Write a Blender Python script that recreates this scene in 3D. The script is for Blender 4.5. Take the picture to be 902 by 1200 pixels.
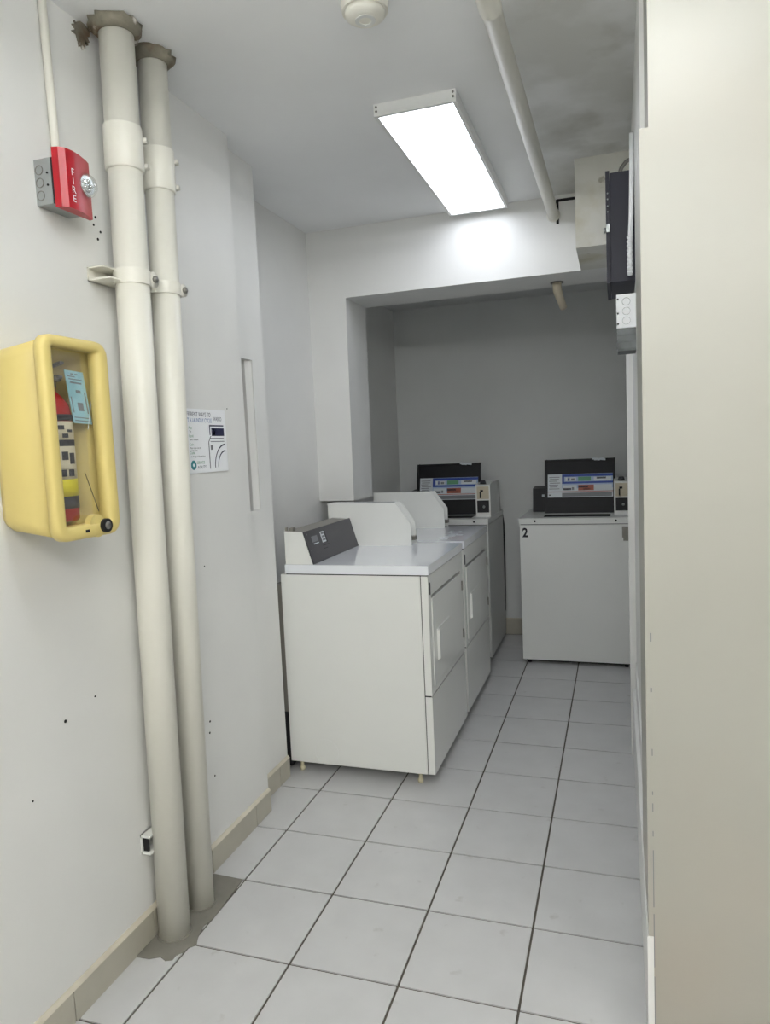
import bpy, bmesh, math, random
from mathutils import Vector, Matrix
for o in list(bpy.data.objects): bpy.data.objects.remove(o)
scn = bpy.context.scene
COL = scn.collection
S = 0.325          # metres per floor tile; all plan coordinates below are in tiles
rnd = random.Random(7)

# ------------------------------------------------------------------ camera
F_PX, YAW, PITCH, ROLL = 832.18, 0.319832, 0.092804, -0.045770
CAM = Vector((3.81206, -5.23815, 4.49660))
cy, sy, cp, sp = math.cos(YAW), math.sin(YAW), math.cos(PITCH), math.sin(PITCH)
fw = Vector((-sy*cp, cy*cp, -sp)); rt = Vector((cy, sy, 0)); up = rt.cross(fw)
c, s = math.cos(ROLL), math.sin(ROLL)
r2 = c*rt + s*up; u2 = -s*rt + c*up
cd = bpy.data.cameras.new('camera'); cam = bpy.data.objects.new('camera', cd); COL.objects.link(cam)
cd.sensor_fit = 'HORIZONTAL'; cd.sensor_width = 36; cd.lens = 36*F_PX/902; cd.clip_start = .02
mw = Matrix.Identity(4)
for i in range(3):
    mw[i][0], mw[i][1], mw[i][2], mw[i][3] = r2[i], u2[i], -fw[i], CAM[i]*S
cam.matrix_world = mw
scn.camera = cam

# ------------------------------------------------------------------ world, light level
w = bpy.data.worlds.new('world'); scn.world = w; w.use_nodes = True
w.node_tree.nodes['Background'].inputs[0].default_value = (.9, .95, 1, 1)
w.node_tree.nodes['Background'].inputs[1].default_value = .15
vs = scn.view_settings
vs.view_transform = 'Standard'; vs.look = 'None'; vs.gamma = 1; vs.use_curve_mapping = False
vs.exposure = 0.27
LAUNDRY_LED = (5.7, (.87, .91, 1.0))      # emission of the ceiling panel in view
HALL_FILL_TUBE = (25.0, (.94, .98, 1.0))   # added, unseen fill strip that lifts the upper walls and ceiling
HALL_TUBE = (84.0, (1.0, .985, .95))         # the hall's own bare tubes behind the photographer

# ------------------------------------------------------------------ materials
def lin(c):
    return tuple(((v/12.92) if v <= .04045 else ((v+.055)/1.055)**2.4) for v in [x/255 for x in c])
MATS = {}
def mat(name, rgb, rough=.5, metal=0, mottle=0, mscale=6, bump=0, bscale=60, spec=.5, stain=None, coat=0):
    """procedural surface; rgb is 0-255 sRGB; stain = (rgb, scale, lo, hi, strength)"""
    if name in MATS: return MATS[name]
    m = bpy.data.materials.new(name); m.use_nodes = True; MATS[name] = m
    nt = m.node_tree; b = nt.nodes['Principled BSDF']; L = nt.links.new
    base = (*lin(rgb), 1)
    b.inputs['Base Color'].default_value = base
    b.inputs['Roughness'].default_value = rough; b.inputs['Metallic'].default_value = metal
    b.inputs['Specular IOR Level'].default_value = spec; b.inputs['Coat Weight'].default_value = coat
    tc = nt.nodes.new('ShaderNodeNewGeometry')
    col = None
    if mottle:
        n = nt.nodes.new('ShaderNodeTexNoise'); n.inputs['Scale'].default_value = mscale; n.inputs['Detail'].default_value = 5
        L(tc.outputs['Position'], n.inputs['Vector'])
        r = nt.nodes.new('ShaderNodeValToRGB')
        r.color_ramp.elements[0].position = .3; r.color_ramp.elements[1].position = .7
        r.color_ramp.elements[0].color = (*[v*(1-mottle) for v in base[:3]], 1)
        r.color_ramp.elements[1].color = (*[min(1, v*(1+mottle*.5)) for v in base[:3]], 1)
        L(n.outputs['Fac'], r.inputs['Fac']); col = r.outputs['Color']
    for st in ([stain] if stain and not isinstance(stain, list) else (stain or [])):
        rgb2, sc, lo, hi, k = st[:5]
        n = nt.nodes.new('ShaderNodeTexNoise'); n.inputs['Scale'].default_value = sc; n.inputs['Detail'].default_value = 8
        L(tc.outputs['Position'], n.inputs['Vector'])
        mr = nt.nodes.new('ShaderNodeMapRange'); mr.inputs['From Min'].default_value = lo; mr.inputs['From Max'].default_value = hi
        mr.inputs['To Max'].default_value = k
        L(n.outputs['Fac'], mr.inputs['Value'])
        mx = nt.nodes.new('ShaderNodeMix'); mx.data_type = 'RGBA'
        fac = mr.outputs[0]
        if len(st) > 5:                       # the stain only reaches from this x on (tiles)
            sx = nt.nodes.new('ShaderNodeSeparateXYZ'); L(tc.outputs['Position'], sx.inputs[0])
            m2 = nt.nodes.new('ShaderNodeMapRange'); m2.interpolation_type = 'SMOOTHSTEP'
            m2.inputs['From Min'].default_value = st[5]*S; m2.inputs['From Max'].default_value = (st[5]+1.0)*S
            L(sx.outputs['X'], m2.inputs['Value'])
            mu = nt.nodes.new('ShaderNodeMath'); mu.operation = 'MULTIPLY'
            L(fac, mu.inputs[0]); L(m2.outputs[0], mu.inputs[1]); fac = mu.outputs[0]
        L(fac, mx.inputs['Factor'])
        if col: L(col, mx.inputs['A'])
        else: mx.inputs['A'].default_value = base
        mx.inputs['B'].default_value = (*lin(rgb2), 1); col = mx.outputs['Result']
    if col: L(col, b.inputs['Base Color'])
    if bump:
        n = nt.nodes.new('ShaderNodeTexNoise'); n.inputs['Scale'].default_value = bscale; n.inputs['Detail'].default_value = 4
        L(tc.outputs['Position'], n.inputs['Vector'])
        bp = nt.nodes.new('ShaderNodeBump'); bp.inputs['Strength'].default_value = bump; bp.inputs['Distance'].default_value = .004
        L(n.outputs['Fac'], bp.inputs['Height']); L(bp.outputs['Normal'], b.inputs['Normal'])
    return m
def emit(name, strength, rgb):
    m = bpy.data.materials.new(name); m.use_nodes = True
    b = m.node_tree.nodes['Principled BSDF']; b.inputs['Base Color'].default_value = (.9, .9, .9, 1)
    b.inputs['Emission Color'].default_value = (*rgb, 1); b.inputs['Emission Strength'].default_value = strength
    return m
def clear(name, tint=(1, 1, 1), gloss=.08, rough=.05):
    m = bpy.data.materials.new(name); m.use_nodes = True; nt = m.node_tree
    for n in list(nt.nodes):
        if n.type == 'BSDF_PRINCIPLED': nt.nodes.remove(n)
    out = [n for n in nt.nodes if n.type == 'OUTPUT_MATERIAL'][0]
    t = nt.nodes.new('ShaderNodeBsdfTransparent'); t.inputs[0].default_value = (*tint, 1)
    g = nt.nodes.new('ShaderNodeBsdfGlossy'); g.inputs['Roughness'].default_value = rough
    mx = nt.nodes.new('ShaderNodeMixShader'); mx.inputs[0].default_value = gloss
    nt.links.new(t.outputs[0], mx.inputs[1]); nt.links.new(g.outputs[0], mx.inputs[2]); nt.links.new(mx.outputs[0], out.inputs[0])
    return m

WALL = mat('wall_paint', (229, 229, 226), .42, mottle=.03, mscale=3, bump=.12, bscale=25,
           stain=((120, 118, 112), 55, .79, .83, .5))
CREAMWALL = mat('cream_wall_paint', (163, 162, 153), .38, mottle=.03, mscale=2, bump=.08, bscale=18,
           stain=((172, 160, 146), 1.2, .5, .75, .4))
ALCOVE = mat('alcove_paint', (216, 218, 217), .55, mottle=.05, mscale=2, bump=.12, bscale=25)
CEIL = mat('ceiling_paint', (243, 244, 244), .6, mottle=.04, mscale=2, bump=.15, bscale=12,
           stain=[((176, 175, 164), 2.2, .35, .6, .6, 2.3), ((146, 144, 130), 5, .5, .68, .4, 2.6)])  # mildew blotches; their x-masked grey also paints the dimmer light on this side
STAINED = mat('stained_plaster', (218, 217, 208), .6, mottle=.08, mscale=5, bump=.25, bscale=14,
           stain=[((176, 168, 128), 4, .5, .68, .7), ((120, 110, 80), 18, .66, .72, .6)])
TILE = mat('floor_tile', (203, 203, 203), .34, mottle=.05, mscale=7, bump=.06, bscale=90,
           stain=((130, 122, 108), 16, .66, .8, .35))
GROUT = mat('grout', (92, 87, 78), .9, mottle=.25, mscale=30)
BASET = mat('base_tile', (184, 180, 166), .4, mottle=.08, mscale=8)
BASEC = mat('base_cap', (206, 199, 182), .6, mottle=.1, mscale=14, bump=.3, bscale=40)
CEMENT = mat('cement', (132, 129, 120), .95, mottle=.18, mscale=10, bump=.5, bscale=40)
PIPE = mat('pipe_paint', (232, 230, 219), .35, mottle=.02, mscale=5, bump=.1, bscale=20)
WHITE = mat('white_enamel', (234, 235, 231), .2, mottle=.015, mscale=4, stain=((150, 140, 122), 9, .74, .82, .35))
WHITE2 = mat('white_top', (240, 243, 248), .16, mottle=.02, mscale=5, coat=.7)
WASHW = mat('washer_enamel', (229, 230, 227), .32, mottle=.02, mscale=3)
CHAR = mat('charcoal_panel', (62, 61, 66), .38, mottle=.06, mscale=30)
GREYTOP = mat('warm_grey_plastic', (128, 125, 118), .5)
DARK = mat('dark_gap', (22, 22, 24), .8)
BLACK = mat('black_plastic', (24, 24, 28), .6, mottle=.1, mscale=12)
LIDBLK = mat('black_lid', (18, 18, 22), .5, mottle=.25, mscale=9, spec=.3)
FOOT = mat('foot_plastic', (220, 212, 180), .5)
METAL = mat('galvanised', (168, 172, 172), .4, .75, mottle=.12, mscale=16)
STEEL = mat('dull_steel', (140, 138, 132), .4, .8, mottle=.15, mscale=20)
DULL = mat('weathered_zinc', (112, 116, 116), .55, .4, mottle=.35, mscale=22)
RED = mat('alarm_red', (172, 16, 32), .32)
EXTRED = mat('extinguisher_red', (178, 36, 34), .25)
YEL = mat('cabinet_yellow', (216, 197, 124), .4, mottle=.04, mscale=4, bump=.06, bscale=20)
YEL2 = mat('label_yellow', (226, 214, 30), .5)
IVORY = mat('label_ivory', (222, 214, 188), .5)
TAGBLUE = mat('tag_blue', (150, 196, 206), .6, mottle=.05, mscale=40)
INK = mat('ink', (40, 40, 46), .6)
NAVY = mat('print_navy', (38, 40, 72), .5)
BLUEP = mat('print_blue', (36, 92, 160), .5)
BLUEL = mat('print_label_blue', (34, 66, 150), .5)
TEAL = mat('print_teal', (52, 130, 138), .5)
GREENP = mat('print_green', (92, 150, 112), .5)
GREYP = mat('print_grey', (120, 122, 126), .5)
PAPER = mat('poster_white', (246, 248, 250), .35)
LABELW = mat('label_white', (206, 212, 216), .4)
LABELB = mat('label_pale_blue', (160, 180, 208), .4)
ORANGE = mat('print_rust', (170, 92, 70), .5)
NAVYBOX = mat('panel_navy', (31, 31, 46), .55, mottle=.12, mscale=10)
FOAM = mat('old_foam', (136, 131, 116), .95, mottle=.35, mscale=18, bump=1, bscale=45, stain=[((104, 82, 58), 11, .5, .62, .8), ((214, 212, 204), 22, .6, .66, .8)])
BEIGE = mat('coin_beige', (196, 186, 164), .45)
STROBE = mat('strobe_chrome', (220, 222, 222), .12, .85)
LED1 = emit('led_panel_laundry', *LAUNDRY_LED)
TUBE = emit('hall_tube', *HALL_TUBE)
FILL_TUBE = emit('hall_fill_tube', *HALL_FILL_TUBE)
PANE = clear('clear_cover')
DOME = clear('clear_dome', (.95, .97, .97), .22, .03)

# ------------------------------------------------------------------ mesh helper (tile units in, metres out)
V = Vector
class MB:
    def __init__(self): self.bm = bmesh.new(); self.mats = []
    def _mi(self, m):
        if m is None: return 0
        if m not in self.mats: self.mats.append(m)
        return self.mats.index(m)
    def faces(self, pts, fs, m=None, smooth=False):
        k = self._mi(m); vv = [self.bm.verts.new(p) for p in pts]
        for f in fs:
            try:
                fc = self.bm.faces.new([vv[i] for i in f]); fc.material_index = k; fc.smooth = smooth
            except ValueError: pass
        return vv
    def obox(self, o, a, b, c_, m=None):
        o, a, b, c_ = V(o), V(a), V(b), V(c_)
        p = [o, o+a, o+a+b, o+b, o+c_, o+a+c_, o+a+b+c_, o+b+c_]
        fs = [(0,3,2,1),(4,5,6,7),(0,1,5,4),(1,2,6,5),(2,3,7,6),(3,0,4,7)]
        if a.cross(b).dot(c_) < 0: fs = [f[::-1] for f in fs]
        self.faces(p, fs, m); return self
    def box(self, x0, x1, y0, y1, z0, z1, m=None):
        return self.obox((x0, y0, z0), (x1-x0, 0, 0), (0, y1-y0, 0), (0, 0, z1-z0), m)
    def prism(self, pts, d, m=None):
        """pts: planar polygon (3-D), extruded by vector d"""
        n = len(pts); P = [V(p) for p in pts]; d = V(d)
        nn = sum((P[i].cross(P[(i+1) % n]) for i in range(n)), V((0, 0, 0)))
        fl = nn.dot(d) < 0
        fs = [tuple(range(n))[::-1], tuple(range(n, 2*n))]+[(i, (i+1) % n, (i+1) % n+n, i+n) for i in range(n)]
        if fl: fs = [f[::-1] for f in fs]
        self.faces(P+[p+d for p in P], fs, m); return self
    def loft(self, rings, m=None, smooth=True, cap0=True, cap1=True, closed=False):
        n = len(rings[0]); pts = [V(p) for r in rings for p in r]; fs = []
        K = len(rings)
        for j in range(K if closed else K-1):
            j2 = (j+1) % K
            for i in range(n):
                fs.append((j*n+i, j*n+(i+1) % n, j2*n+(i+1) % n, j2*n+i))
        if not closed:
            if cap0: fs.append(tuple(range(n))[::-1])
            if cap1: fs.append(tuple((K-1)*n+i for i in range(n)))
        self.faces(pts, fs, m, smooth); return self
    def cyl(self, p0, p1, r0, r1=None, n=24, m=None, prof=None):
        """prof: list of (t, r) along p0->p1"""
        p0, p1 = V(p0), V(p1); d = p1-p0; q = d.to_track_quat('Z', 'Y')
        if prof is None: prof = [(0, r0), (1, r0 if r1 is None else r1)]
        rings = []
        for t, r in prof:
            rings.append([p0+d*t+q @ V((r*math.cos(2*math.pi*i/n), r*math.sin(2*math.pi*i/n), 0)) for i in range(n)])
        self.loft(rings, m); return self
    def tube(self, path, r, n=12, m=None):
        P = [V(p) for p in path]; rings = []
        ref = V((0, 0, 1))
        if abs((P[1]-P[0]).normalized().z) > .9: ref = V((0, 1, 0))
        for i, p in enumerate(P):
            t = (P[min(i+1, len(P)-1)]-P[max(i-1, 0)]).normalized()
            a = t.cross(ref).normalized(); b = a.cross(t)
            rr = r[i] if isinstance(r, (list, tuple)) else r
            rings.append([p+a*(rr*math.cos(2*math.pi*k/n))+b*(rr*math.sin(2*math.pi*k/n)) for k in range(n)])
        self.loft(rings, m); return self
    def ring(self, c_, nrm, r0, r1, h, n=28, m=None):
        """flat annulus of height h along nrm"""
        c_, nrm = V(c_), V(nrm).normalized(); q = nrm.to_track_quat('Z', 'Y')
        f = lambda r, z: [c_+q @ V((r*math.cos(2*math.pi*i/n), r*math.sin(2*math.pi*i/n), z)) for i in range(n)]
        self.loft([f(r0, 0), f(r1, 0), f(r1, h), f(r0, h)], m, smooth=False, closed=True); return self
    def build(self, name, material, parent=None, origin=None, bevel=0, seg=2):
        bm = self.bm
        if bevel:
            ed = [e for e in bm.edges if len(e.link_faces) == 2 and e.calc_face_angle(0) > .5]
            bmesh.ops.bevel(bm, geom=ed, offset=bevel, segments=seg, profile=.5, affect='EDGES', clamp_overlap=True)
        bmesh.ops.recalc_face_normals(bm, faces=bm.faces)
        if bevel:
            for f in bm.faces: f.smooth = True
        org = V(origin) if origin is not None else V((0, 0, 0))
        for v in bm.verts: v.co = (v.co-org)*S
        me = bpy.data.meshes.new(name); bm.to_mesh(me); bm.free()
        if self.mats:
            for m in self.mats: me.materials.append(m)
        else: me.materials.append(material)
        if bevel:
            try: me.set_sharp_from_angle(angle=math.radians(32))
            except Exception: pass
        o = bpy.data.objects.new(name, me); COL.objects.link(o)
        if parent is not None: o.parent = parent
        elif origin is not None: o.location = org*S
        return o
def tag(o, label=None, cat=None, group=None, kind=None):
    if label: o['label'] = label
    if cat: o['category'] = cat
    if group: o['group'] = group
    if kind: o['kind'] = kind
    return o
class Thing:
    """Empty at a thing's base; parts are given in plan coordinates"""
    def __init__(self, name, loc, label, cat, group=None):
        self.e = bpy.data.objects.new(name, None); COL.objects.link(self.e)
        self.e.empty_display_size = .05; self.loc = V(loc); self.e.location = self.loc*S
        tag(self.e, label, cat, group)
    def part(self, name, mb, m, parent=None, bevel=0, seg=2, label=None):
        o = mb.build(name, m, parent or self.e, self.loc, bevel, seg)
        if label: o['label'] = label
        return o
def text_mesh(body, o, right, upv, size, m, name, parent, origin, align='LEFT', squeeze=1.0, bold=0):
    cu = bpy.data.curves.new('t', 'FONT'); cu.body = body; cu.align_x = align; cu.size = 1; cu.resolution_u = 3; cu.offset = bold
    ob = bpy.data.objects.new('t', cu); COL.objects.link(ob)
    dg = bpy.context.evaluated_depsgraph_get(); dg.update()
    me = bpy.data.meshes.new_from_object(ob.evaluated_get(dg))
    bpy.data.objects.remove(ob); bpy.data.curves.remove(cu)
    o, right, upv, org = V(o), V(right).normalized(), V(upv).normalized(), V(origin)
    for v in me.vertices:
        v.co = (o+right*(v.co.x*size*squeeze)+upv*(v.co.y*size)-org)*S
    me.name = name; me.materials.clear(); me.materials.append(m)
    ob = bpy.data.objects.new(name, me); COL.objects.link(ob); ob.parent = parent
    return ob
def struct(name, mb, m, bevel=0):
    return tag(mb.build(name, m, None, None, bevel), kind='structure')
def copy_tree(o, parent=None):
    c_ = o.copy(); COL.objects.link(c_); c_.parent = parent
    for ch in [k for k in o.children]: copy_tree(ch, c_)
    return c_

# ================================================================== SETTING
ZC = 8.14                       # ceiling height
XL, XL2, XL3 = -.42, -.60, -1.17  # the left wall's three planes
YB = 11.05                      # back wall
XR = 4.0                        # right wall
BEAM = 6.2
# floor: grout bed plus single tiles
floor = struct('floor', MB().box(-1.5, 12.3, -12.3, 11.3, -.3, -.012), GROUT)
full = None; n_t = 0
gx = [-2, -1, 0, 1, 2, 3, 4]
g = .011
for j in range(-3, 12):
    for i in range(-2, 4):
        x0, x1, y0, y1 = i+g, i+1-g, j+g, j+1-g
        lx = XL if j < 2 else (XL2 if j < 3 else XL3)
        if x1 <= lx+.03: continue
        x0 = max(x0, lx); x1 = min(x1, 3.965 if j < 5 else 4.05); y1 = min(y1, YB)
        if y1-y0 < .05: continue
        whole = (i+g == x0 and abs(x1-(i+1-g)) < 1e-6 and abs(y1-(j+1-g)) < 1e-6)
        if whole and full is not None:
            o = bpy.data.objects.new('floor_tile', full); COL.objects.link(o)
            o.location = V((x0, y0, 0))*S
        else:
            o = MB().box(x0, x1, y0, y1, -.02, 0).build('floor_tile', TILE, None, (x0, y0, 0), .006, 1)
            if whole: full = o.data
        o.parent = floor
hall_floor = MB().box(-.42, 12, -12, -3.011, -.02, 0).box(4.03, 12, -3, -.2, -.02, 0).build('hall_floor_tiles', TILE, floor)
tag(hall_floor, kind='stuff')
# grey cement smeared round the feet of the standpipes
patch = [(-.42, 1.0), (-.364, 1.006), (-.017, .99), (.0, .62), (.014, .355), (-.02, .25), (.017, .088), (.06, -.001), (.01, -.06), (.0, -.109), (-.043, -.17), (-.043, -.228), (-.101, -.253), (-.172, -.223), (-.26, -.27), (-.384, -.278), (-.42, -.2)]
mb = MB().prism([(x, y, -.01) for x, y in patch], (0, 0, .02))
mb.cyl((-.24, .095, .009), (-.24, .095, .018), .165, .144); mb.cyl((-.235, .535, .009), (-.235, .535, .018), .15, .13)
cp_ = mb.build('cement_patch', CEMENT, floor); cp_['label'] = 'grey cement smeared over the tiles round the pipe feet'

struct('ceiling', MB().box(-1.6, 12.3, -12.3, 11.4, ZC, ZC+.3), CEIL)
# left wall: near plane, set-back strip with a narrow niche, far plane
mb = MB()
mb.box(-1.5, XL, -12.3, 2.38, -.05, ZC)
nz0, nz1, ny0, ny1, nd = 3.75, 5.66, 2.5, 2.98, .15
mb.box(-1.5, XL2, 2.38, 3.3, -.05, nz0).box(-1.5, XL2, 2.38, 3.3, nz1, ZC)
mb.box(-1.5, XL2, 2.38, ny0, nz0, nz1).box(-1.5, XL2, ny1, 3.3, nz0, nz1).box(-1.5, XL2-nd, ny0, ny1, nz0, nz1)
mb.prism([(XL2, ny1+.02, nz0), (XL2-.075, 2.915, nz0), (XL2-.2, 2.915, nz0), (XL2-.2, ny1+.02, nz0)], (0, 0, nz1-nz0))
mb.box(-1.6, XL3, 3.3, 11.3, -.05, ZC)
wall_left = struct('wall_left', mb, WALL)
mb = MB().box(XL2-nd+.001, XL2-nd+.03, ny0+.01, 2.91, nz0+.01, nz1-.01)
tag(mb.build('niche_back', DARK, wall_left), label='dark back of the narrow wall niche')
for (y, z, r) in [(.01, 6.56, .012), (-.02, 6.49, .011), (.06, 6.45, .011), (.02, 6.38, .012), (-.83, 2.42, .014), (-.48, 2.5, .008), (-1.22, 1.95, .008),
                  (1.98, 5.0, .006), (1.2, 1.62, .012), (1.18, 1.5, .012), (1.22, 1.0, .01), (1.3, 3.3, .008)]:
    MB().cyl((XL-.002, y, z), (XL+.004, y, z), r, n=8).build('screw_hole', DARK, wall_left)
struct('wall_back', MB().box(-1.5, 4.4, YB, YB+.3, -.05, ZC), ALCOVE)
mb = MB().box(XR+.012, 4.5, 1.0, 4.95, -.05, ZC)
wall_right = struct('wall_right', mb, WALL)
for (y, z) in [(2.0, 2.95), (2.02, 2.8), (2.06, 2.3), (2.03, 2.1), (2.5, 2.2), (2.4, 1.9)]:
    MB().box(XR+.008, XR+.014, y, y+.03, z, z+.12).build('paint_chip', GREYP, wall_right)
# jamb at the wall's end with a ledge at door height; white kick board below
mb = MB().box(3.968, 4.5, -.2, 1.0, -.05, 6.42).box(XR+.045, 4.5, -.2, 1.0, 6.42, ZC)
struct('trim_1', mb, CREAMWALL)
struct('trim_2', MB().box(3.958, XR, -.245, 4.9, 0, .98).box(XR-.006, XR+.012, 1.0, 4.9, .98, 1.36), WALL, .008)
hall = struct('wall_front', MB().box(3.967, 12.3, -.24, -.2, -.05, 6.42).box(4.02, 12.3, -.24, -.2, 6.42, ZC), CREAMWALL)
for z, h in [(3.1, .06), (2.75, .03), (2.3, .05), (2.02, .025), (1.9, .06), (1.72, .04), (1.2, .42), (.75, .4), (.3, .38), (-.02, .28)]:
    MB().box(XR+.0, XR+.006, -.2425, -.2395, z, z+h).build('paint_crack', GREYP, hall)
struct('wall_right_corner', MB().box(3.93, 4.5, 4.95, 5.25, -.05, 7.0), WALL, .012)
struct('wall_right_alcove', MB().box(4.06, 4.5, 5.25, 11.3, -.05, ZC), ALCOVE)
struct('wall_rear', MB().box(-1.5, 12.3, -12.3, -12, -.05, ZC), WALL)
struct('wall_hall_right', MB().box(12, 12.3, -12, -.2, -.05, ZC), CREAMWALL)
# bulkhead beam with its hanging pier on the left, and the stained box on the right
mb = MB()
prof = [(XL3-.01, ZC), (XL3-.01, 3.585), (-.53, 3.58), (-.5, 7.0), (4.2, 7.0), (4.2, ZC)]
mb.prism([(x, BEAM, z) for x, z in prof], (0, 1.0, 0))
beam = struct('wall_bulkhead', mb, WALL)
MB().box(2.98, 3.32, BEAM-.006, BEAM+.01, 8.045, 8.085).box(2.97, 3.01, BEAM-.006, BEAM+.01, 7.72, 8.08).build('crack', DARK, beam)
struct('wall_soffit_box', MB().box(3.315, 4.2, 4.85, 6.2, 7.0, ZC), STAINED, .01)
# lower ceiling behind the beam
struct('ceiling_alcove', MB().box(-1.5, 4.4, 7.2, YB+.1, 7.62, 7.9), ALCOVE)

def base_run(name, x, y0, y1, cuts):
    b = struct(name, MB().prism([(x, y0, .262), (x, y0, .298), (x+.008, y0, .296), (x+.034, y0, .266), (x+.034, y0, .262)], (0, y1-y0, 0)), BASEC)
    ys = [y0]+cuts+[y1]
    for a, d in zip(ys[:-1], ys[1:]):
        MB().box(x, x+.033, a+.006, d-.006, 0.001, .26).build('base_tile', BASET, b, None, .004, 1)
    return b
base_run('baseboard_left', XL, -6, 2.38, [-5, -4, -3, -2, -1.03, 0, 1.02, 2.0])
base_run('baseboard_left_far', XL2, 2.42, 3.3, [3.0])
b = struct('baseboard_back', MB().box(-1.17, 4.05, YB-.02, YB, .36, .38), BASEC)
for k in range(-1, 4):
    MB().box(max(k, -1.16)+.006, min(k+1, 4.04)-.006, YB-.033, YB, .001, .36).build('base_tile', BASET, b)

# ================================================================== CEILING FIXTURES
def led(name, x0, x1, y0, y1, lm, label):
    zt = ZC; zb = ZC-.125; e = .04
    t = Thing(name, ((x0+x1)/2, (y0+y1)/2, ZC), label, 'ceiling light')
    h = MB().box(x0, x1, y0, y1, zb+.035, zt)
    t.part('housing', h, WASHW, bevel=.006)
    f = MB().box(x0, x1, y0, y0+e, zb, zb+.034).box(x0, x1, y1-e, y1, zb, zb+.034).box(x0, x0+e, y0+e, y1-e, zb, zb+.034).box(x1-e, x1, y0+e, y1-e, zb, zb+.034)
    t.part('frame', f, WASHW)
    t.part('diffuser', MB().box(x0+e, x1-e, y0+e, y1-e, zb+.027, zb+.034), lm, label='glowing white diffuser panel')
    for xx in (x0+.03, x1-.03):
        for zz in (zb+.05, zb+.095):
            t.part('screw', MB().cyl((xx, y0+.002, zz), (xx, y0-.008, zz), .012, n=10), STEEL)
    return t
led('led_ceiling_panel', 1.37, 2.27, 2.37, 6.02, LED1, 'long white LED panel lit on the ceiling in front of the bulkhead')
for tx, ty, tm, lb in ((1.2, -2.3, FILL_TUBE, 'unseen dimmer twin tube strip added as fill light on the hall ceiling next to the laundry'), (2.2, -8.6, TUBE, 'bare twin tube strip light on the hall ceiling next to the left wall'), (6.6, -7.0, TUBE, 'bare twin tube strip light on the hall ceiling next to the right wall')):
    t = Thing('strip_light', (tx+1.9, ty, ZC), lb, 'ceiling light', 'hall strip lights')
    t.part('batten', MB().box(tx, tx+3.8, ty-.08, ty+.08, ZC-.34, ZC-.2), WASHW, bevel=.01)
    for xx in (tx+.6, tx+3.2): t.part('hanger', MB().cyl((xx, ty, ZC-.2), (xx, ty, ZC), .02, n=8), STEEL)
    for dy in (-.12, .12):
        t.part('tube', MB().cyl((tx+.1, ty+dy, ZC-.42), (tx+3.7, ty+dy, ZC-.42), .045, n=10), tm)
        for xx in (tx+.06, tx+3.7): t.part('lamp_holder', MB().box(xx, xx+.04, ty+dy-.05, ty+dy+.05, ZC-.48, ZC-.34), WASHW)

t = Thing('smoke_detector', (1.87, .70, ZC), 'round white smoke detector on the ceiling', 'smoke detector')
c0 = V((1.87, .70, 0))
t.part('base', MB().cyl(c0+V((0, 0, ZC-.06)), c0+V((0, 0, ZC)), .19, .2, n=40), PIPE, bevel=.008)
t.part('sensor_cap', MB().cyl(c0+V((0, 0, ZC-.06)), c0+V((0, 0, ZC-.125)), 0, n=40, prof=[(0, .17), (.5, .165), (.85, .13), (1, .1)]), PIPE)
t.part('indicator_ring', MB().ring(c0+V((0, 0, ZC-.13)), (0, 0, 1), .05, .085, .01), WHITE)

t = Thing('ceiling_pipe', (2.88, 3.5, ZC), 'long straight off-white painted pipe running under the ceiling', 'pipe')
t.part('pipe', MB().cyl((2.84, -8.9, ZC-.11), (2.93, 6.2, ZC-.28), .082, n=28), PIPE)
t.part('coupling', MB().cyl((2.8913, -.3, ZC-.2069), (2.8977, .78, ZC-.2190), .092, n=28), PIPE, bevel=.006)
t.part('escutcheon', MB().cyl((2.93, 6.17, ZC-.28), (2.93, 6.2, ZC-.28), .1, n=28), PIPE)

t = Thing('drain_stub', (2.92, 6.85, 7.0), 'short bent cream pipe stub below the bulkhead', 'pipe')
t.part('elbow', MB().tube([(2.91, 6.85, 7.0), (2.91, 6.85, 6.93), (2.915, 6.87, 6.87), (2.93, 6.93, 6.81), (2.96, 7.05, 6.72), (2.985, 7.15, 6.64)], [.07, .07, .072, .066, .06, .06], 16), BEIGE)
t.part('collar', MB().ring((2.91, 6.85, 6.985), (0, 0, 1), .07, .105, .015), STEEL)

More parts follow.
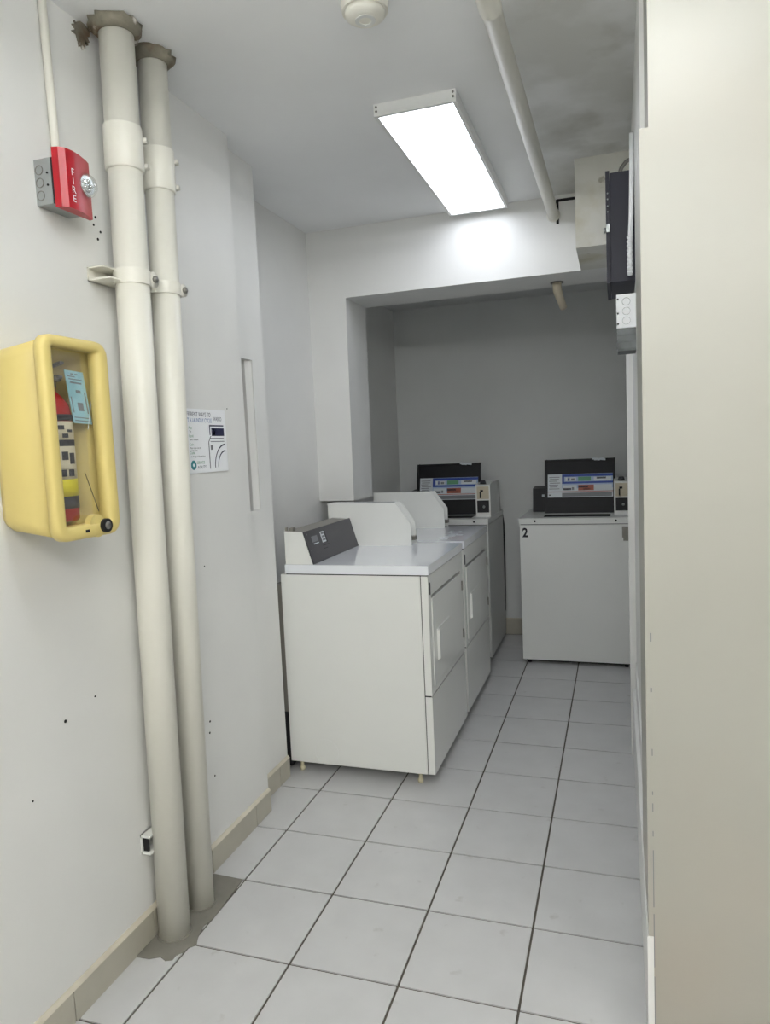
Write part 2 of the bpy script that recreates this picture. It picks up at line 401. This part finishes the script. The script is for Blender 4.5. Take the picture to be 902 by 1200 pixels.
# ================================================================== STANDPIPES
def standpipe(A, B, rad, zc, zs, label, spread):
    A, B = V(A), V(B)
    at = lambda z: A+(B-A)*(z/B.z)
    t = Thing('standpipe', A, label, 'pipe')
    t.part('pipe', MB().cyl(A, B, rad, n=40), PIPE)
    z0, z1 = zc
    ax = (B-A).normalized()
    cpl = t.part('coupling', MB().cyl(at(z0), at(z1), 0, n=40, prof=[(0, rad+.012), (.03, rad+.018), (.97, rad+.018), (1, rad+.012)]), PIPE)
    for zz in (z0+.07, z1-.08):
        p = at(zz)+V((rad*.62, rad*.9, 0))
        t.part('bolt', MB().cyl(p-V((.02, 0, 0)), p+V((.05, 0, 0)), .022, n=6).cyl(p-V((.02, -.045, 0)), p+V((.03, .045, 0)), .014, n=8), PIPE, cpl)
    z0, z1 = zs; zm = (z0+z1)/2; p = at(zm)
    st = t.part('strap_clamp', MB().cyl(at(z0), at(z1), rad+.012, n=40), PIPE, bevel=.003)
    # ear of the strap with its bolt, on the room side
    q = p+V((rad*.80, rad*.75, 0))
    t.part('strap_ear', MB().cyl(q+V((-.035, .02, -.0)), q+V((.02, .02, 0)), (z1-z0)/2+.005, n=16), PIPE, st)
    t.part('bolt', MB().cyl(q+V((.015, .02, 0)), q+V((.045, .02, 0)), .03, n=6), STEEL, st)
    t.part('bracket', MB().box(XL, p.x, p.y-rad-spread, p.y+rad+.06, zm-.05, zm-.035).box(XL, p.x-.06, p.y-rad-spread, p.y+rad+.06, zm+.05, zm+.062)
           .box(XL, XL+.012, p.y-rad-spread, p.y+rad+.06, zm-.05, zm+.062), PIPE, st)
    # rough old foam where the pipe goes through the ceiling
    mb = MB(); n = 30; rings = []
    for k, (dz, rr) in enumerate([(.0, 1.5), (-.03, 1.48), (-.06, 1.4), (-.085, 1.22), (-.09, 1.02)]):
        rings.append([V((B.x+.0, B.y, ZC+dz))+V((math.cos(2*math.pi*i/n), math.sin(2*math.pi*i/n), 0))*rad*rr*(1+.22*(rnd.random()-.5)*(rr > 1.1)) for i in range(n)])
    for r in rings:
        for v in r: v.x = max(v.x, XL+.003)
    mb.loft(rings)
    fo = t.part('foam_collar', mb, FOAM, label='rough brown foam at the ceiling')
    return t
standpipe((-.24, .095, 0), (-.17, .15, ZC), .144, (6.94, 7.31), (5.985, 6.11), 'thicker white standpipe with coupling and wall bracket beside the yellow cabinet', .14)
standpipe((-.235, .535, 0), (-.175, .65, ZC), .130, (6.92, 7.30), (5.99, 6.1), 'thinner white standpipe between the thicker pipe and the laundry poster', .02)
# crumbled patch of plaster on the wall beside the thick pipe
mb = MB(); n = 26
mb.prism([(XL, -.0+.085*math.cos(2*math.pi*i/n)*(.6+.9*rnd.random()), ZC-.09+.1*math.sin(2*math.pi*i/n)*(.6+.8*rnd.random())) for i in range(n)], (.02, 0, 0))
tag(mb.build('plaster_patch', FOAM, wall_left), label='crumbled brown plaster beside the pipe top')

t = Thing('cut_strut_channel', (XL, .02, .96), 'cut-off end of a metal strut channel on the wall by the pipe foot', 'bracket')
y0, y1, z0, z1 = -.06, .09, .85, 1.03
t.part('channel', MB().box(XL, XL+.1, y0, y1, z1-.02, z1).box(XL, XL+.1, y0, y1, z0, z0+.02).box(XL, XL+.012, y0, y1, z0, z1), WHITE)
t.part('inner_plate', MB().box(XL+.012, XL+.07, y0+.02, y0+.035, z0+.02, z1-.02), DARK)

# ================================================================== FIRE ALARM
t = Thing('fire_alarm_strobe', (XL, -.5, 6.62), 'red fire alarm strobe on a grey metal junction box', 'fire alarm')
ay0, ay1, az0, az1, ax1 = -.645, -.31, 6.46, 6.80, -.245
bx_ = t.part('junction_box', MB().box(XL, ax1-.02, ay0, ay1, az0, az1), METAL, bevel=.008)
for z in (6.53, 6.625, 6.72):
    t.part('knockout', MB().ring((XL+.045, ay0-.003, z), (0, 1, 0), .031, .037, .005), STEEL, bx_)
for z in (6.6, 6.69):
    t.part('screw', MB().cyl((XL+.12, ay0+.004, z), (XL+.12, ay0-.006, z), .008, n=8), DARK, bx_)
t.part('backplate', MB().box(ax1-.02, ax1, ay0+.005, ay1, az0, az1), BLACK)
# face: curved in plan, bulging at the letter strip then sloping away
prof = [(ax1, ay0-.0), (ax1+.05, ay0+.012), (ax1+.085, ay0+.05), (ax1+.095, ay0+.12), (ax1+.085, ay0+.2), (ax1+.06, ay0+.3), (ax1+.035, ay0+.365), (ax1, ay0+.37)]
t.part('cover', MB().prism([(x, y, az0-.03) for x, y in prof], (0, 0, .44)), RED, bevel=.007)
yd = ay0+.27; zd = 6.66
dm = t.part('strobe_reflector', MB().cyl((ax1+.055, yd, zd), (ax1+.085, yd, zd), .085, .075), STROBE, bevel=.004)
for k in range(5):
    a = k*1.26
    t.part('facet', MB().cyl((ax1+.08, yd+.035*math.cos(a), zd+.035*math.sin(a)), (ax1+.105, yd+.035*math.cos(a), zd+.035*math.sin(a)), .022, .012, n=6), STROBE, dm)
t.part('strobe_lens', MB().cyl((ax1+.06, yd, zd), (ax1+.15, yd, zd), 0, n=28, prof=[(0, .095), (.35, .092), (.7, .075), (.92, .045), (1, .012)]), DOME)
for k, ch in enumerate('FIRE'):
    text_mesh(ch, (ax1+.0975, ay0+.10, 6.70-.066*k-.02), (.0, 1, 0), (0, 0, 1), .075, PAPER, 'letter', t.e, t.loc, 'CENTER', 1.0)
t = Thing('wire_raceway', (XL, -.44, 6.8), 'thin white wire conduit running up the wall from the fire alarm', 'conduit')
t.part('channel', MB().tube([(XL+.035, -.45, ZC), (XL+.035, -.44, 7.4), (XL+.04, -.44, 6.95), (XL+.05, -.43, 6.86), (XL+.05, -.42, 6.80)], .033, 10), PIPE)

# ================================================================== EXTINGUISHER CABINET
def rrect(x, y0, y1, z0, z1, r, n=6):
    P = []
    for cyy, czz, a0 in ((y1-r, z1-r, 0), (y0+r, z1-r, 90), (y0+r, z0+r, 180), (y1-r, z0+r, 270)):
        for k in range(n+1):
            a = math.radians(a0+90*k/n); P.append(V((x, cyy+r*math.cos(a), czz+r*math.sin(a))))
    return P
t = Thing('extinguisher_cabinet', (XL, -1.0, 3.95), 'yellow plastic fire extinguisher cabinet with clear front on the wall', 'cabinet')
fy0, fy1, fz0, fz1, fx = -1.335, -.675, 3.925, 5.365, .15
body = MB().loft([rrect(XL, -1.24, -.77, 4.02, 5.285, .09), rrect(XL+.06, -1.265, -.745, 3.995, 5.305, .1), rrect(fx-.075, -1.315, -.695, 3.945, 5.345, .1),
                  rrect(fx-.075, -1.27, -.74, 3.995, 5.30, .08), rrect(XL+.05, -1.20, -.80, 4.05, 5.24, .08)])
t.part('body', body, YEL)
wy0, wy1, wz0, wz1 = fy0+.095, fy1-.105, fz0+.10, fz1-.075
fr = MB().loft([rrect(fx-.085, -1.31, -.70, 3.95, 5.345, .1), rrect(fx-.075, fy0, fy1, fz0, fz1, .11), rrect(fx-.025, fy0, fy1, fz0, fz1, .11), rrect(fx-.008, fy0+.008, fy1-.008, fz0+.008, fz1-.008, .10),
                rrect(fx, fy0+.025, fy1-.025, fz0+.025, fz1-.025, .09), rrect(fx, wy0-.02, wy1+.02, wz0-.015, wz1+.015, .03), rrect(fx-.012, wy0, wy1, wz0, wz1, .02),
                rrect(fx-.08, wy0+.008, wy1-.03, wz0+.008, wz1-.008, .015), rrect(fx-.09, wy0-.03, wy1+.03, wz0-.03, wz1+.03, .04)], closed=True)
fo = t.part('front_frame', fr, YEL)
t.part('lock_tab', MB().cyl((fx-.06, -.93, wz0-.02), (fx-.008, -.93, wz0-.02), .085, n=24), YEL, fo, bevel=.006)
pn = t.part('clear_cover', MB().box(fx-.095, fx-.09, wy0-.02, wy1+.02, wz0-.02, wz1+.02), PANE)
t.part('crack', MB().obox((fx-.0895, -.93, 4.4), (.001, 0, 0), (.11, 0, 0) and (0, .115, -.3), (0, .006, .002)), INK, pn)
t.part('crack', MB().obox((fx-.0895, -.86, 4.72), (.001, 0, 0), (0, .07, .24), (0, .005, -.002)), LABELW, pn)
lk = t.part('lock', MB().cyl((fx, -.865, fz0+.075), (fx+.028, -.865, fz0+.075), .052, n=24), BLACK, fo, bevel=.004)
t.part('keyhole', MB().cyl((fx+.028, -.865, fz0+.075), (fx+.034, -.865, fz0+.075), .03, n=18), STEEL, fo)
t.part('slot', MB().box(fx-.002, fx+.003, -1.07, -1.03, fz0+.045, fz0+.065), DARK, fo)

ex, ey, er = -.125, -1.015, .142
t = Thing('fire_extinguisher', (ex, ey, 4.0), 'red fire extinguisher with yellow label inside the yellow cabinet', 'fire extinguisher')
P = [(4.05, .0), (4.05, er*.9), (4.07, er), (4.82, er), (4.9, er*.9), (4.96, er*.62), (5.0, .05), (5.05, .05), (5.05, 0.001)]
zz0, zz1 = 4.05, 5.05
cyl_ = t.part('cylinder', MB().cyl((ex, ey, zz0), (ex, ey, zz1), 0, n=32, prof=[((z-zz0)/(zz1-zz0), max(r, .001)) for z, r in P]), EXTRED)
def band(z0, z1, m, k=.003):
    t.part('label_shadow_band', MB().cyl((ex, ey, z0), (ex, ey, z1), er+k, n=32), m, cyl_)
band(4.235, 4.36, YEL2, .004); band(4.36, 4.60, IVORY); band(4.60, 4.645, BLACK); band(4.645, 4.78, IVORY); band(4.145, 4.235, CHAR)  # charcoal band paints the shadow below the label; the others are label
t.part('hanger_band', MB().cyl((ex, ey, 4.785), (ex, ey, 4.83), er+.008, n=32), BLACK, cyl_)
for k, (z, h, a) in enumerate([(4.38, .05, .3), (4.38, .05, -.15), (4.47, .08, .42), (4.5, .06, .0), (4.66, .03, .1), (4.72, .03, -.1), (4.70, .02, .4)]):
    a += math.radians(-18)
    d = V((math.cos(a), math.sin(a), 0)); tg = V((-d.y, d.x, 0))
    t.part('label_print', MB().obox(V((ex, ey, z))+d*(er+.001)-tg*.02, d*.006, tg*.045, (0, 0, h)), INK, cyl_)
t.part('valve', MB().cyl((ex, ey, 5.03), (ex, ey, 5.12), .055, n=16).cyl((ex, ey, 5.08), (ex+.1, ey, 5.09), .025, n=10), STEEL)
t.part('lever', MB().obox((ex-.12, ey-.02, 5.14), (.26, .0, .05), (0, .04, 0), (0, 0, .018)), STEEL)
t.part('carry_handle', MB().obox((ex-.12, ey-.02, 5.09), (.24, .0, .0), (0, .04, 0), (0, 0, .018)), STEEL)
tg_o = V((-.01, -.975, 5.155)); tu = V((.03, .155, -.012)); tv = V((.02, .035, -.385))
tgp = t.part('inspection_tag', MB().obox(tg_o, tu, tv, (.004, 0, 0)), TAGBLUE, label='pale blue paper inspection tag')
pr = MB()
for a, b2, wd, h in [(.3, .05, .15, .025), (.52, .05, .15, .025), (.1, .1, .4, .02), (.15, .15, .7, .02), (.2, .21, .6, .03), (.42, .36, .25, .06), (.38, .6, .3, .16), (.08, .88, .8, .02), (.08, .94, .85, .02), (.08, .5, .05, .3), (.85, .4, .06, .4)]:
    pr.obox(tg_o+tu*a+tv*b2+V((.0042, 0, 0)), tu*wd, tv*h, (.001, 0, 0))
t.part('tag_print', pr, GREYP, tgp)

# ================================================================== LAUNDRY POSTER
t = Thing('laundry_poster', (XL, 1.5, 4.3), 'white laundry instruction poster on the wall beside the pipes', 'poster')
py0, py1, pz0, pz1 = .92, 1.905, 4.30, 4.975
xp = XL+.014
t.part('board', MB().box(XL+.001, xp, py0, py1, pz0, pz1), PAPER)
PT = lambda body, y, z, sz, m, sq=1.0: text_mesh(body, (xp+.001, y, z), (0, 1, 0), (0, 0, 1), sz, m, 'lettering', t.e, t.loc, 'LEFT', sq)
PT('DIFFERENT WAYS TO', 1.09, 4.895, .066, NAVY, .80); PT('START A LAUNDRY CYCLE', 1.04, 4.835, .062, BLUEP, .77)
PT('WASCO', 1.655, 4.855, .062, NAVY, .72)
for i, (a, b2) in enumerate([('App', 'Tap'), ('Card', 'Insert or swipe'), ('Coin', 'Place coins into the\nmachine slot'), ('Code', 'on the app of the machine')]):
    z = 4.765-.088*i
    PT(a, 1.16, z, .04, GREENP); PT(b2, 1.17, z-.033, .026, INK)
def prect(y, z, wd, h, m, nm='print_block'):
    t.part(nm, MB().box(xp, xp+.0015, y, y+wd, z, z+h), m)
prect(1.56, 4.795, .29, .014, NAVY); prect(1.56, 4.70, .014, .1, NAVY); prect(1.60, 4.69, .255, .085, NAVY); prect(1.62, 4.745, .05, .018, PAPER); prect(1.63, 4.70, .05, .035, GREYP)
prect(1.555, 4.66, .29, .008, GREYP); prect(1.57, 4.625, .28, .008, GREYP); prect(1.525, 4.335, .014, .295, GREYP); prect(1.565, 4.54, .045, .05, GREYP)
t.part('print_line', MB().obox((xp, 1.525, 4.625), (.0015, 0, 0), (0, .05, .065), (0, .014, 0)), GREYP)
for rr in (.18, .25):
    mb = MB(); n = 14
    for k in range(n):
        a0, a1 = [math.pi/2+math.pi/2*q/n for q in (k, k+1)]
        f = lambda a, r: V((xp+.0008, 1.865+r*.92*math.cos(a), 4.345+r*math.sin(a)))
        mb.faces([f(a0, rr-.008), f(a0, rr+.008), f(a1, rr+.008), f(a1, rr-.008)], [(0, 1, 2, 3)])
    t.part('print_arc', mb, NAVY)
mb = MB().ring((xp, 1.215, 4.385), (1, 0, 0), .018, .05, .0015)
t.part('logo_drop', mb, TEAL)
PT('SERVICE', 1.275, 4.395, .042, GREENP); PT('AGILITY', 1.285, 4.345, .046, NAVY)

# ================================================================== DRYERS
DY = 2.08
def make_dryer():
    L0 = V((.43, 3.42, 0))
    t = Thing('dryer', L0, '', 'dryer', 'coin dryers along the left wall')
    y0, y1 = 3.42, 3.42+DY
    xb, xs, xf = -.60, 1.372, 1.475
    t.part('cabinet_body', MB().box(xb, xs, y0, y1, .165, 2.81), WHITE, bevel=.012)
    t.part('knockout', MB().ring((-.06, y0-.003, .34), (0, 1, 0), .17, .178, .005, 36), WASHW)
    t.part('front_gap', MB().box(xs, xs+.012, y0+.02, y1-.02, .2, 2.79), DARK)
    # upper front: frame round the door opening
    fx0 = xs+.012
    dz0, dz1, dy0, dy1 = 1.33, 2.50, y0+.13, y1-.14
    t.part('front_frame', MB().box(fx0, xf, y0, dy0, 1.235, 2.81).box(fx0, xf, dy1, y1, 1.235, 2.81).box(fx0, xf, dy0, dy1, dz1+.04, 2.81).box(fx0, xf, dy0, dy1, 1.235, dz0-.02), WHITE)
    d = t.part('door', MB().box(fx0+.02, xf+.012, dy0+.015, dy1-.015, dz0, dz1), WHITE, bevel=.02)
    t.part('handle', MB().prism([(xf+.012, dy0+.2, 1.62), (xf+.012, dy0+.2, 2.04), (xf+.05, dy0+.2, 2.02), (xf+.05, dy0+.2, 1.64)], (0, .05, 0)), WHITE, d, bevel=.012)
    t.part('handle_recess', MB().box(xf+.012, xf+.02, dy0+.25, dy0+.95, 1.62, 2.04), WHITE, d, bevel=.004)
    for z in (2.3, 1.55):
        t.part('hinge', MB().box(xf, xf+.03, dy1-.01, dy1+.025, z-.07, z+.07), STEEL, d, bevel=.004)
    t.part('latch', MB().box(xf, xf+.014, y0+.06, y0+.075, 2.56, 2.72), CHAR)
    t.part('lower_panel', MB().box(fx0, xf, y0, y1, .17, 1.215), WHITE, bevel=.012)
    t.part('panel_gap', MB().box(fx0, xf-.02, y0+.01, y1-.01, 1.21, 1.24), DARK)
    t.part('top', MB().box(xb+.07, xf+.012, y0, y1, 2.825, 2.945), WHITE2, bevel=.02)
    t.part('top_gap', MB().box(xb+.08, xf-.01, y0+.01, y1-.01, 2.80, 2.828), DARK)
    # console
    c0, c1 = y0+.03, y0+1.77
    P = [(-.525, 2.945), (-.525, 3.40), (-.25, 3.385), (-.12, 2.945)]
    t.part('console_end', MB().prism([(x, c0, z) for x, z in P], (0, .03, 0)), WHITE, bevel=.006)
    t.part('console_end', MB().prism([(x, c1-.03, z) for x, z in P], (0, .03, 0)), WHITE, bevel=.006)
    t.part('console_body', MB().prism([(x, c0+.03, z) for x, z in [(-.525, 2.945), (-.525, 3.395), (-.255, 3.38), (-.13, 2.945)]], (0, c1-c0-.06, 0)), GREYTOP)
    u = V((.13, 0, -.44)); nrm = V((.44, 0, .13)).normalized()
    o = V((-.25, c0, 3.385))
    fc = t.part('console_face', MB().obox(o-nrm*.006, u, (0, c1-c0, 0), nrm*.02), CHAR)
    o2 = o+nrm*.014
    dp = t.part('display', MB().obox(o2+V((0, .49, 0))+u*.14, u*.34, (0, .12, 0), nrm*.008), LABELW, fc)
    for k in range(3):
        t.part('display_line', MB().obox(o2+nrm*.008+V((0, .5, 0))+u*(.17+.1*k), u*.06, (0, .1, 0), nrm*.002), GREYP, fc)
    t.part('display_bezel', MB().obox(o2+V((0, .615, 0))+u*.12, u*.38, (0, .035, 0), nrm*.007), BLACK, fc)
    t.part('badge', MB().obox(o2+V((0, .17, 0))+u*.2, u*.18, (0, .2, 0), nrm*.003), GREYP, fc)
    t.part('badge', MB().obox(o2+V((0, .2, 0))+u*.42, u*.03, (0, .17, 0), nrm*.003), LABELW, fc)
    for k, uu in enumerate((.1, .6)):
        t.part('rivet', MB().cyl(o2+V((0, .06, 0))+u*uu, o2+V((0, .06, 0))+u*uu+nrm*.004, .012, n=8), GREYP, fc)
    for k, (q, ww) in enumerate([(.56, .22), (.66, .14)]):
        t.part('lettering', MB().obox(o2+V((0, .47, 0))+u*q, u*.018, (0, ww, 0), nrm*.002), BLACK, fc)
    t.part('keyed_lock', MB().box(-.52, -.49, c0+.02, c0+.05, 3.39, 3.45).box(-.48, -.42, c0+.06, c0+.14, 3.39, 3.44), GREYTOP, bevel=.006)
    # coin box: folded steel shell, hollow at the front
    h0, h1 = y0+1.775, y0+2.07
    Q = [(-.60, 2.945), (-.60, 3.62), (.53, 3.61), (.76, 3.29), (.765, 2.945)]
    t.part('coin_box_side', MB().prism([(x, h0, z) for x, z in Q], (0, .02, 0)), WHITE)
    t.part('coin_box_side', MB().prism([(x, h1-.02, z) for x, z in Q], (0, .02, 0)), WHITE)
    t.part('coin_box_shell', MB().prism([(x, h0+.02, z) for x, z in [(-.60, 2.945), (-.60, 3.62), (.44, 3.61), (.44, 3.5), (.66, 3.2), (.68, 2.945)]], (0, h1-h0-.04, 0)), WHITE2)
    cs = t.part('coin_slide', MB().box(.66, .80, h0+.09, h0+.2, 3.02, 3.08), STEEL, bevel=.006)
    t.part('coin_lock', MB().cyl((.67, h0+.15, 3.15), (.70, h0+.15, 3.15), .03, n=16), STEEL)
    # levelling feet and the vent duct at the back
    for fxx in (-.49, 1.24):
        for fyy in (y0+.11, y1-.11):
            t.part('foot', MB().cyl((fxx, fyy, 0), (fxx, fyy, .17), 0, n=14, prof=[(0, .035), (.25, .04), (.3, .026), (1, .026)]), FOOT)
    t.part('rear_duct', MB().box(-.73, xb, y0+.03, y0+.6, .86, 2.66), GREYTOP, bevel=.02)
    t.part('rear_shadow_block', MB().box(-.72, xb, y0+.03, y0+.6, .08, .855), BLACK, bevel=.01)  # black block standing in for the shadow behind the lower cabinet
    return t.e
d1 = make_dryer()
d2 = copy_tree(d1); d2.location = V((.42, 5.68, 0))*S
d1['label'] = 'white coin dryer with its charcoal display console in full view'
d2['label'] = 'white coin dryer standing between the other dryer and a top-loading washer'
# worn sealant on the second dryer's lid
mb = MB()
for k in range(16):
    x = .95+.3*rnd.random(); y = 5.85+1.2*rnd.random()
    mb.box(x, x+.05+.12*rnd.random(), y, y+.03+.1*rnd.random(), 2.945, 2.9475)
o = mb.build('residue', LABELW, d2, (.42, 5.68, 0)); o['label'] = 'scraped sealant residue'; o['kind'] = 'stuff'

# ================================================================== WASHERS
def make_washer():
    L0 = V((2.98, 8.88, 0)); x0, x1, y0, y1 = 1.93, 4.03, 8.88, 10.82
    t = Thing('washing_machine', L0, '', 'washing machine', 'top-loading coin washers by the back wall')
    t.part('cabinet_body', MB().box(x0, x1, y0+.02, y1, .09, 2.81), WASHW, bevel=.014)
    t.part('front_panel', MB().box(x0+.005, x1-.005, y0, y0+.02, .09, 2.80), WASHW, bevel=.006)
    t.part('deck_gap', MB().box(x0+.02, x1-.02, y0+.03, y1-.02, 2.80, 2.83), DARK)
    dk = t.part('deck', MB().box(x0-.01, x1+.005, y0, y1, 2.825, 2.94), WASHW, bevel=.018)
    for x in (x0+.3, x1-.28):
        t.part('bolt', MB().cyl((x, y0+.004, 2.885), (x, y0-.012, 2.885), .02, n=12), BLACK, dk)
    t.part('tub_opening', MB().box(x0+.45, x0+1.72, y0+.25, y0+.66, 2.94, 2.95), DARK, dk)
    t.part('console', MB().prism([(x0+.13, y, z) for y, z in [(y0+1.25, 2.94), (y0+1.33, 3.44), (y0+1.75, 3.46), (y0+1.8, 2.94)]], (1.64, 0, 0)), BLACK, bevel=.02)
    t.part('console_mark', MB().box(x0+.32, x0+.4, y0+1.30, y0+1.32, 3.25, 3.31), LABELW)
    # open lid, leaning back, underside towards the room
    o = V((x0+.43, y0+.67, 2.95)); u = V((1.39, 0, 0)); v = V((0, .29, 1.11)); n = u.cross(v).normalized()   # n points to the room side (-y)
    if n.y > 0: n = -n
    ld = t.part('lid', MB().prism([o+u*a+v*b_ for a, b_ in [(0, 0), (1, 0), (1, .98), (.985, 1), (.97, .985), (.05, .985), (.03, 1), (.02, .985)]], -n*.06), LIDBLK, bevel=.008)
    t.part('lid_rim', MB().obox(o+n*.0, u*.02, v*.98, n*.035).obox(o+u*.98, u*.02, v*.98, n*.035).obox(o+v*.965, u, v*.02, n*.035), LIDBLK, ld)
    t.part('hinge_strip', MB().obox(o+V((0, -.07, -.01)), u, V((0, .06, .0)), V((0, 0, .03))), METAL, ld)
    lb = MB()
    def R(a, b_, wa, hb, m, h=.004): lb.obox(o+u*a+v*b_+n*.001, u*wa, v*hb, n*h, m)
    R(.045, .30, .92, .42, LABELW, .002)
    R(.25, .46, .715, .26, LABELB, .003); R(.25, .67, .715, .045, BLUEL); R(.25, .545, .715, .035, BLUEL); R(.25, .545, .03, .16, BLUEL)
    R(.48, .59, .18, .075, GREENP); R(.30, .59, .15, .07, LABELW); R(.33, .595, .03, .06, BLUEL); R(.38, .60, .05, .04, GREYP); R(.70, .59, .24, .07, LABELW); R(.74, .625, .13, .03, INK)
    R(.26, .42, .2, .1, LABELW); R(.26, .43, .12, .035, INK); R(.39, .43, .03, .05, GREYP); R(.48, .42, .22, .1, ORANGE); R(.48, .47, .14, .035, INK); R(.55, .43, .1, .025, INK); R(.7, .42, .25, .1, LABELW)
    R(.045, .395, .92, .012, ORANGE); R(.25, .31, .7, .07, GREYP, .003)
    for k in range(7): R(.065+.01*(k % 2), .66-.035*k, .15-.02*(k % 3), .012, GREYP)
    R(.06, .335, .03, .02, INK)
    t.part('instruction_label', lb, LABELW, ld, label='blue and white printed instruction label')
    ts = MB()
    for k in range(7):
        a = .68+.026*k; ts.obox(o+u*a+v*(.945+.02*rnd.random())+n*.036, u*.03, v*(.03+.02*rnd.random()), n*.003)
    t.part('torn_sticker', ts, LABELW, ld)
    # coin meter
    m0, m1, my, mz = x1-.31, x1-.005, y0+.42, 3.60
    t.part('coin_meter_case', MB().prism([(m0, y, z) for y, z in [(my, 2.94), (my, mz), (my+.25, mz+.04), (my+1.15, mz+.02), (my+1.2, 2.94)]], (m1-m0, 0, 0)), WASHW, bevel=.012)
    t.part('coin_slide_plate', MB().box(m0+.03, m1-.03, my-.012, my, 3.31, mz-.03), BEIGE)
    t.part('coin_slide', MB().box(m0+.09, m0+.115, my-.04, my-.012, 3.33, 3.46).box(m0+.1, m0+.16, my-.02, my-.012, 3.46, 3.5), DARK)
    cv = t.part('coin_vault', MB().box(m0+.03, m1-.03, my-.014, my, 3.03, 3.28), BLACK, bevel=.004)
    t.part('vault_lock', MB().cyl((m0+.17, my-.014, 3.15), (m0+.17, my-.03, 3.15), .028, n=14), METAL, cv)
    t.part('meter_knob', MB().cyl((m0+.14, my+.12, mz+.02), (m0+.14, my+.12, mz+.09), .07, .045, n=14), CHAR)
    for fxx in (x0+.12, x1-.12):
        for fyy in (y0+.12, y1-.12):
            t.part('foot', MB().cyl((fxx, fyy, 0), (fxx, fyy, .1), .035, n=12), BLACK)
    t.part('plinth_shade', MB().box(x0+.05, x1-.05, y0+.16, y0+.18, .02, .1), DARK)  # dark sheet painting the shade under the cabinet
    # hose and cord bundle on the right rear edge
    t.part('hose', MB().tube([(x1-.03, y1+.03, 2.9), (x1+.0, y1+.05, 2.6), (x1-.0, y1+.05, 1.6), (x1-.02, y1+.04, .6)], .025, 8), BLACK)
    return t
wt = make_washer(); w2 = wt.e
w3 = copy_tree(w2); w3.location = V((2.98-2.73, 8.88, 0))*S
w2['label'] = 'white top-loading washer marked 2 with its black lid open'
w3['label'] = 'white top-loading washer with open lid behind the row of dryers'
st = text_mesh('2', (1.985, 8.876, 2.575), (1, 0, 0), (0, 0, 1), .25, INK, 'number_sticker', w2, wt.loc, 'LEFT', .85, .035)
hs = MB().box(3.86, 3.99, 8.85, 8.88, 2.56, 2.77).box(3.88, 3.97, 8.83, 8.852, 2.5, 2.62)
o = hs.build('hasp', STEEL, w2, wt.loc, .01); o['label'] = 'steel hasp'

# ================================================================== ELECTRICAL GEAR ON THE RIGHT WALL
t = Thing('electrical_panel', (XR, 3.5, 6.13), 'dark navy electrical panel box on the right wall', 'electrical box')
xw = XR+.012
t.part('enclosure', MB().box(3.765, xw, 3.0, 4.0, 6.14, 7.27), NAVYBOX, bevel=.01)
dr = t.part('door', MB().box(3.722, 3.762, 2.985, 4.01, 6.13, 7.29), NAVYBOX, bevel=.008)
t.part('latch', MB().cyl((3.722, 3.06, 6.70), (3.695, 3.06, 6.70), .028, n=14).box(3.725, 3.76, 2.97, 2.985, 6.66, 6.74), METAL, dr)
for z in (6.87, 6.93, 7.0, 7.06):
    t.part('rivet', MB().cyl((3.742, 2.986, z), (3.742, 2.978, z), .008, n=8), METAL, dr)
t = Thing('flexible_conduit', (3.9, 3.4, 7.27), 'grey flexible conduit arching out of the top of the navy panel', 'conduit')
t.part('conduit', MB().tube([(3.85, 3.4, 7.27), (3.86, 3.4, 7.36), (3.89, 3.4, 7.44), (3.94, 3.4, 7.5), (xw, 3.4, 7.53)], .022, 10), STEEL)
t = Thing('ribbed_cable_sleeve', (3.98, 2.9, 6.2), 'white ribbed cable sleeve beside the navy panel', 'cable')
pth = [(3.99, 2.9, 7.6), (3.985, 2.9, 7.2), (3.975, 2.9, 6.8), (3.96, 2.9, 6.5), (3.955, 2.9, 6.17)]
t.part('sleeve', MB().tube(pth, .024, 10), PAPER)
for k in range(9):
    z = 6.19+.045*k
    t.part('rib', MB().cyl((3.956, 2.9, z), (3.956, 2.9, z+.02), .029, n=12), PAPER)
t = Thing('knockout_box', (XR, 3.2, 5.64), 'white knockout box below the navy panel', 'electrical box')
kb = t.part('box', MB().box(3.815, xw, 3.0, 3.4, 5.645, 6.0), PAPER, bevel=.008)
for z in (5.72, 5.82, 5.92):
    t.part('knockout', MB().ring((3.915, 2.996, z), (0, 1, 0), .037, .043, .006), METAL, kb)
for z in (5.69, 5.8, 5.95):
    t.part('screw', MB().cyl((3.83, 3.002, z), (3.83, 2.992, z), .01, n=8), DARK, kb)
t = Thing('metal_junction_box', (XR, 3.2, 5.4), 'dented grey metal junction box under the white knockout box', 'electrical box')
jb = t.part('box', MB().box(3.82, xw, 3.0, 3.36, 5.40, 5.64), DULL, bevel=.01)
for k in range(3):
    t.part('rib', MB().box(3.815, xw, 2.99, 3.0, 5.42+.075*k, 5.445+.075*k), DULL, jb)
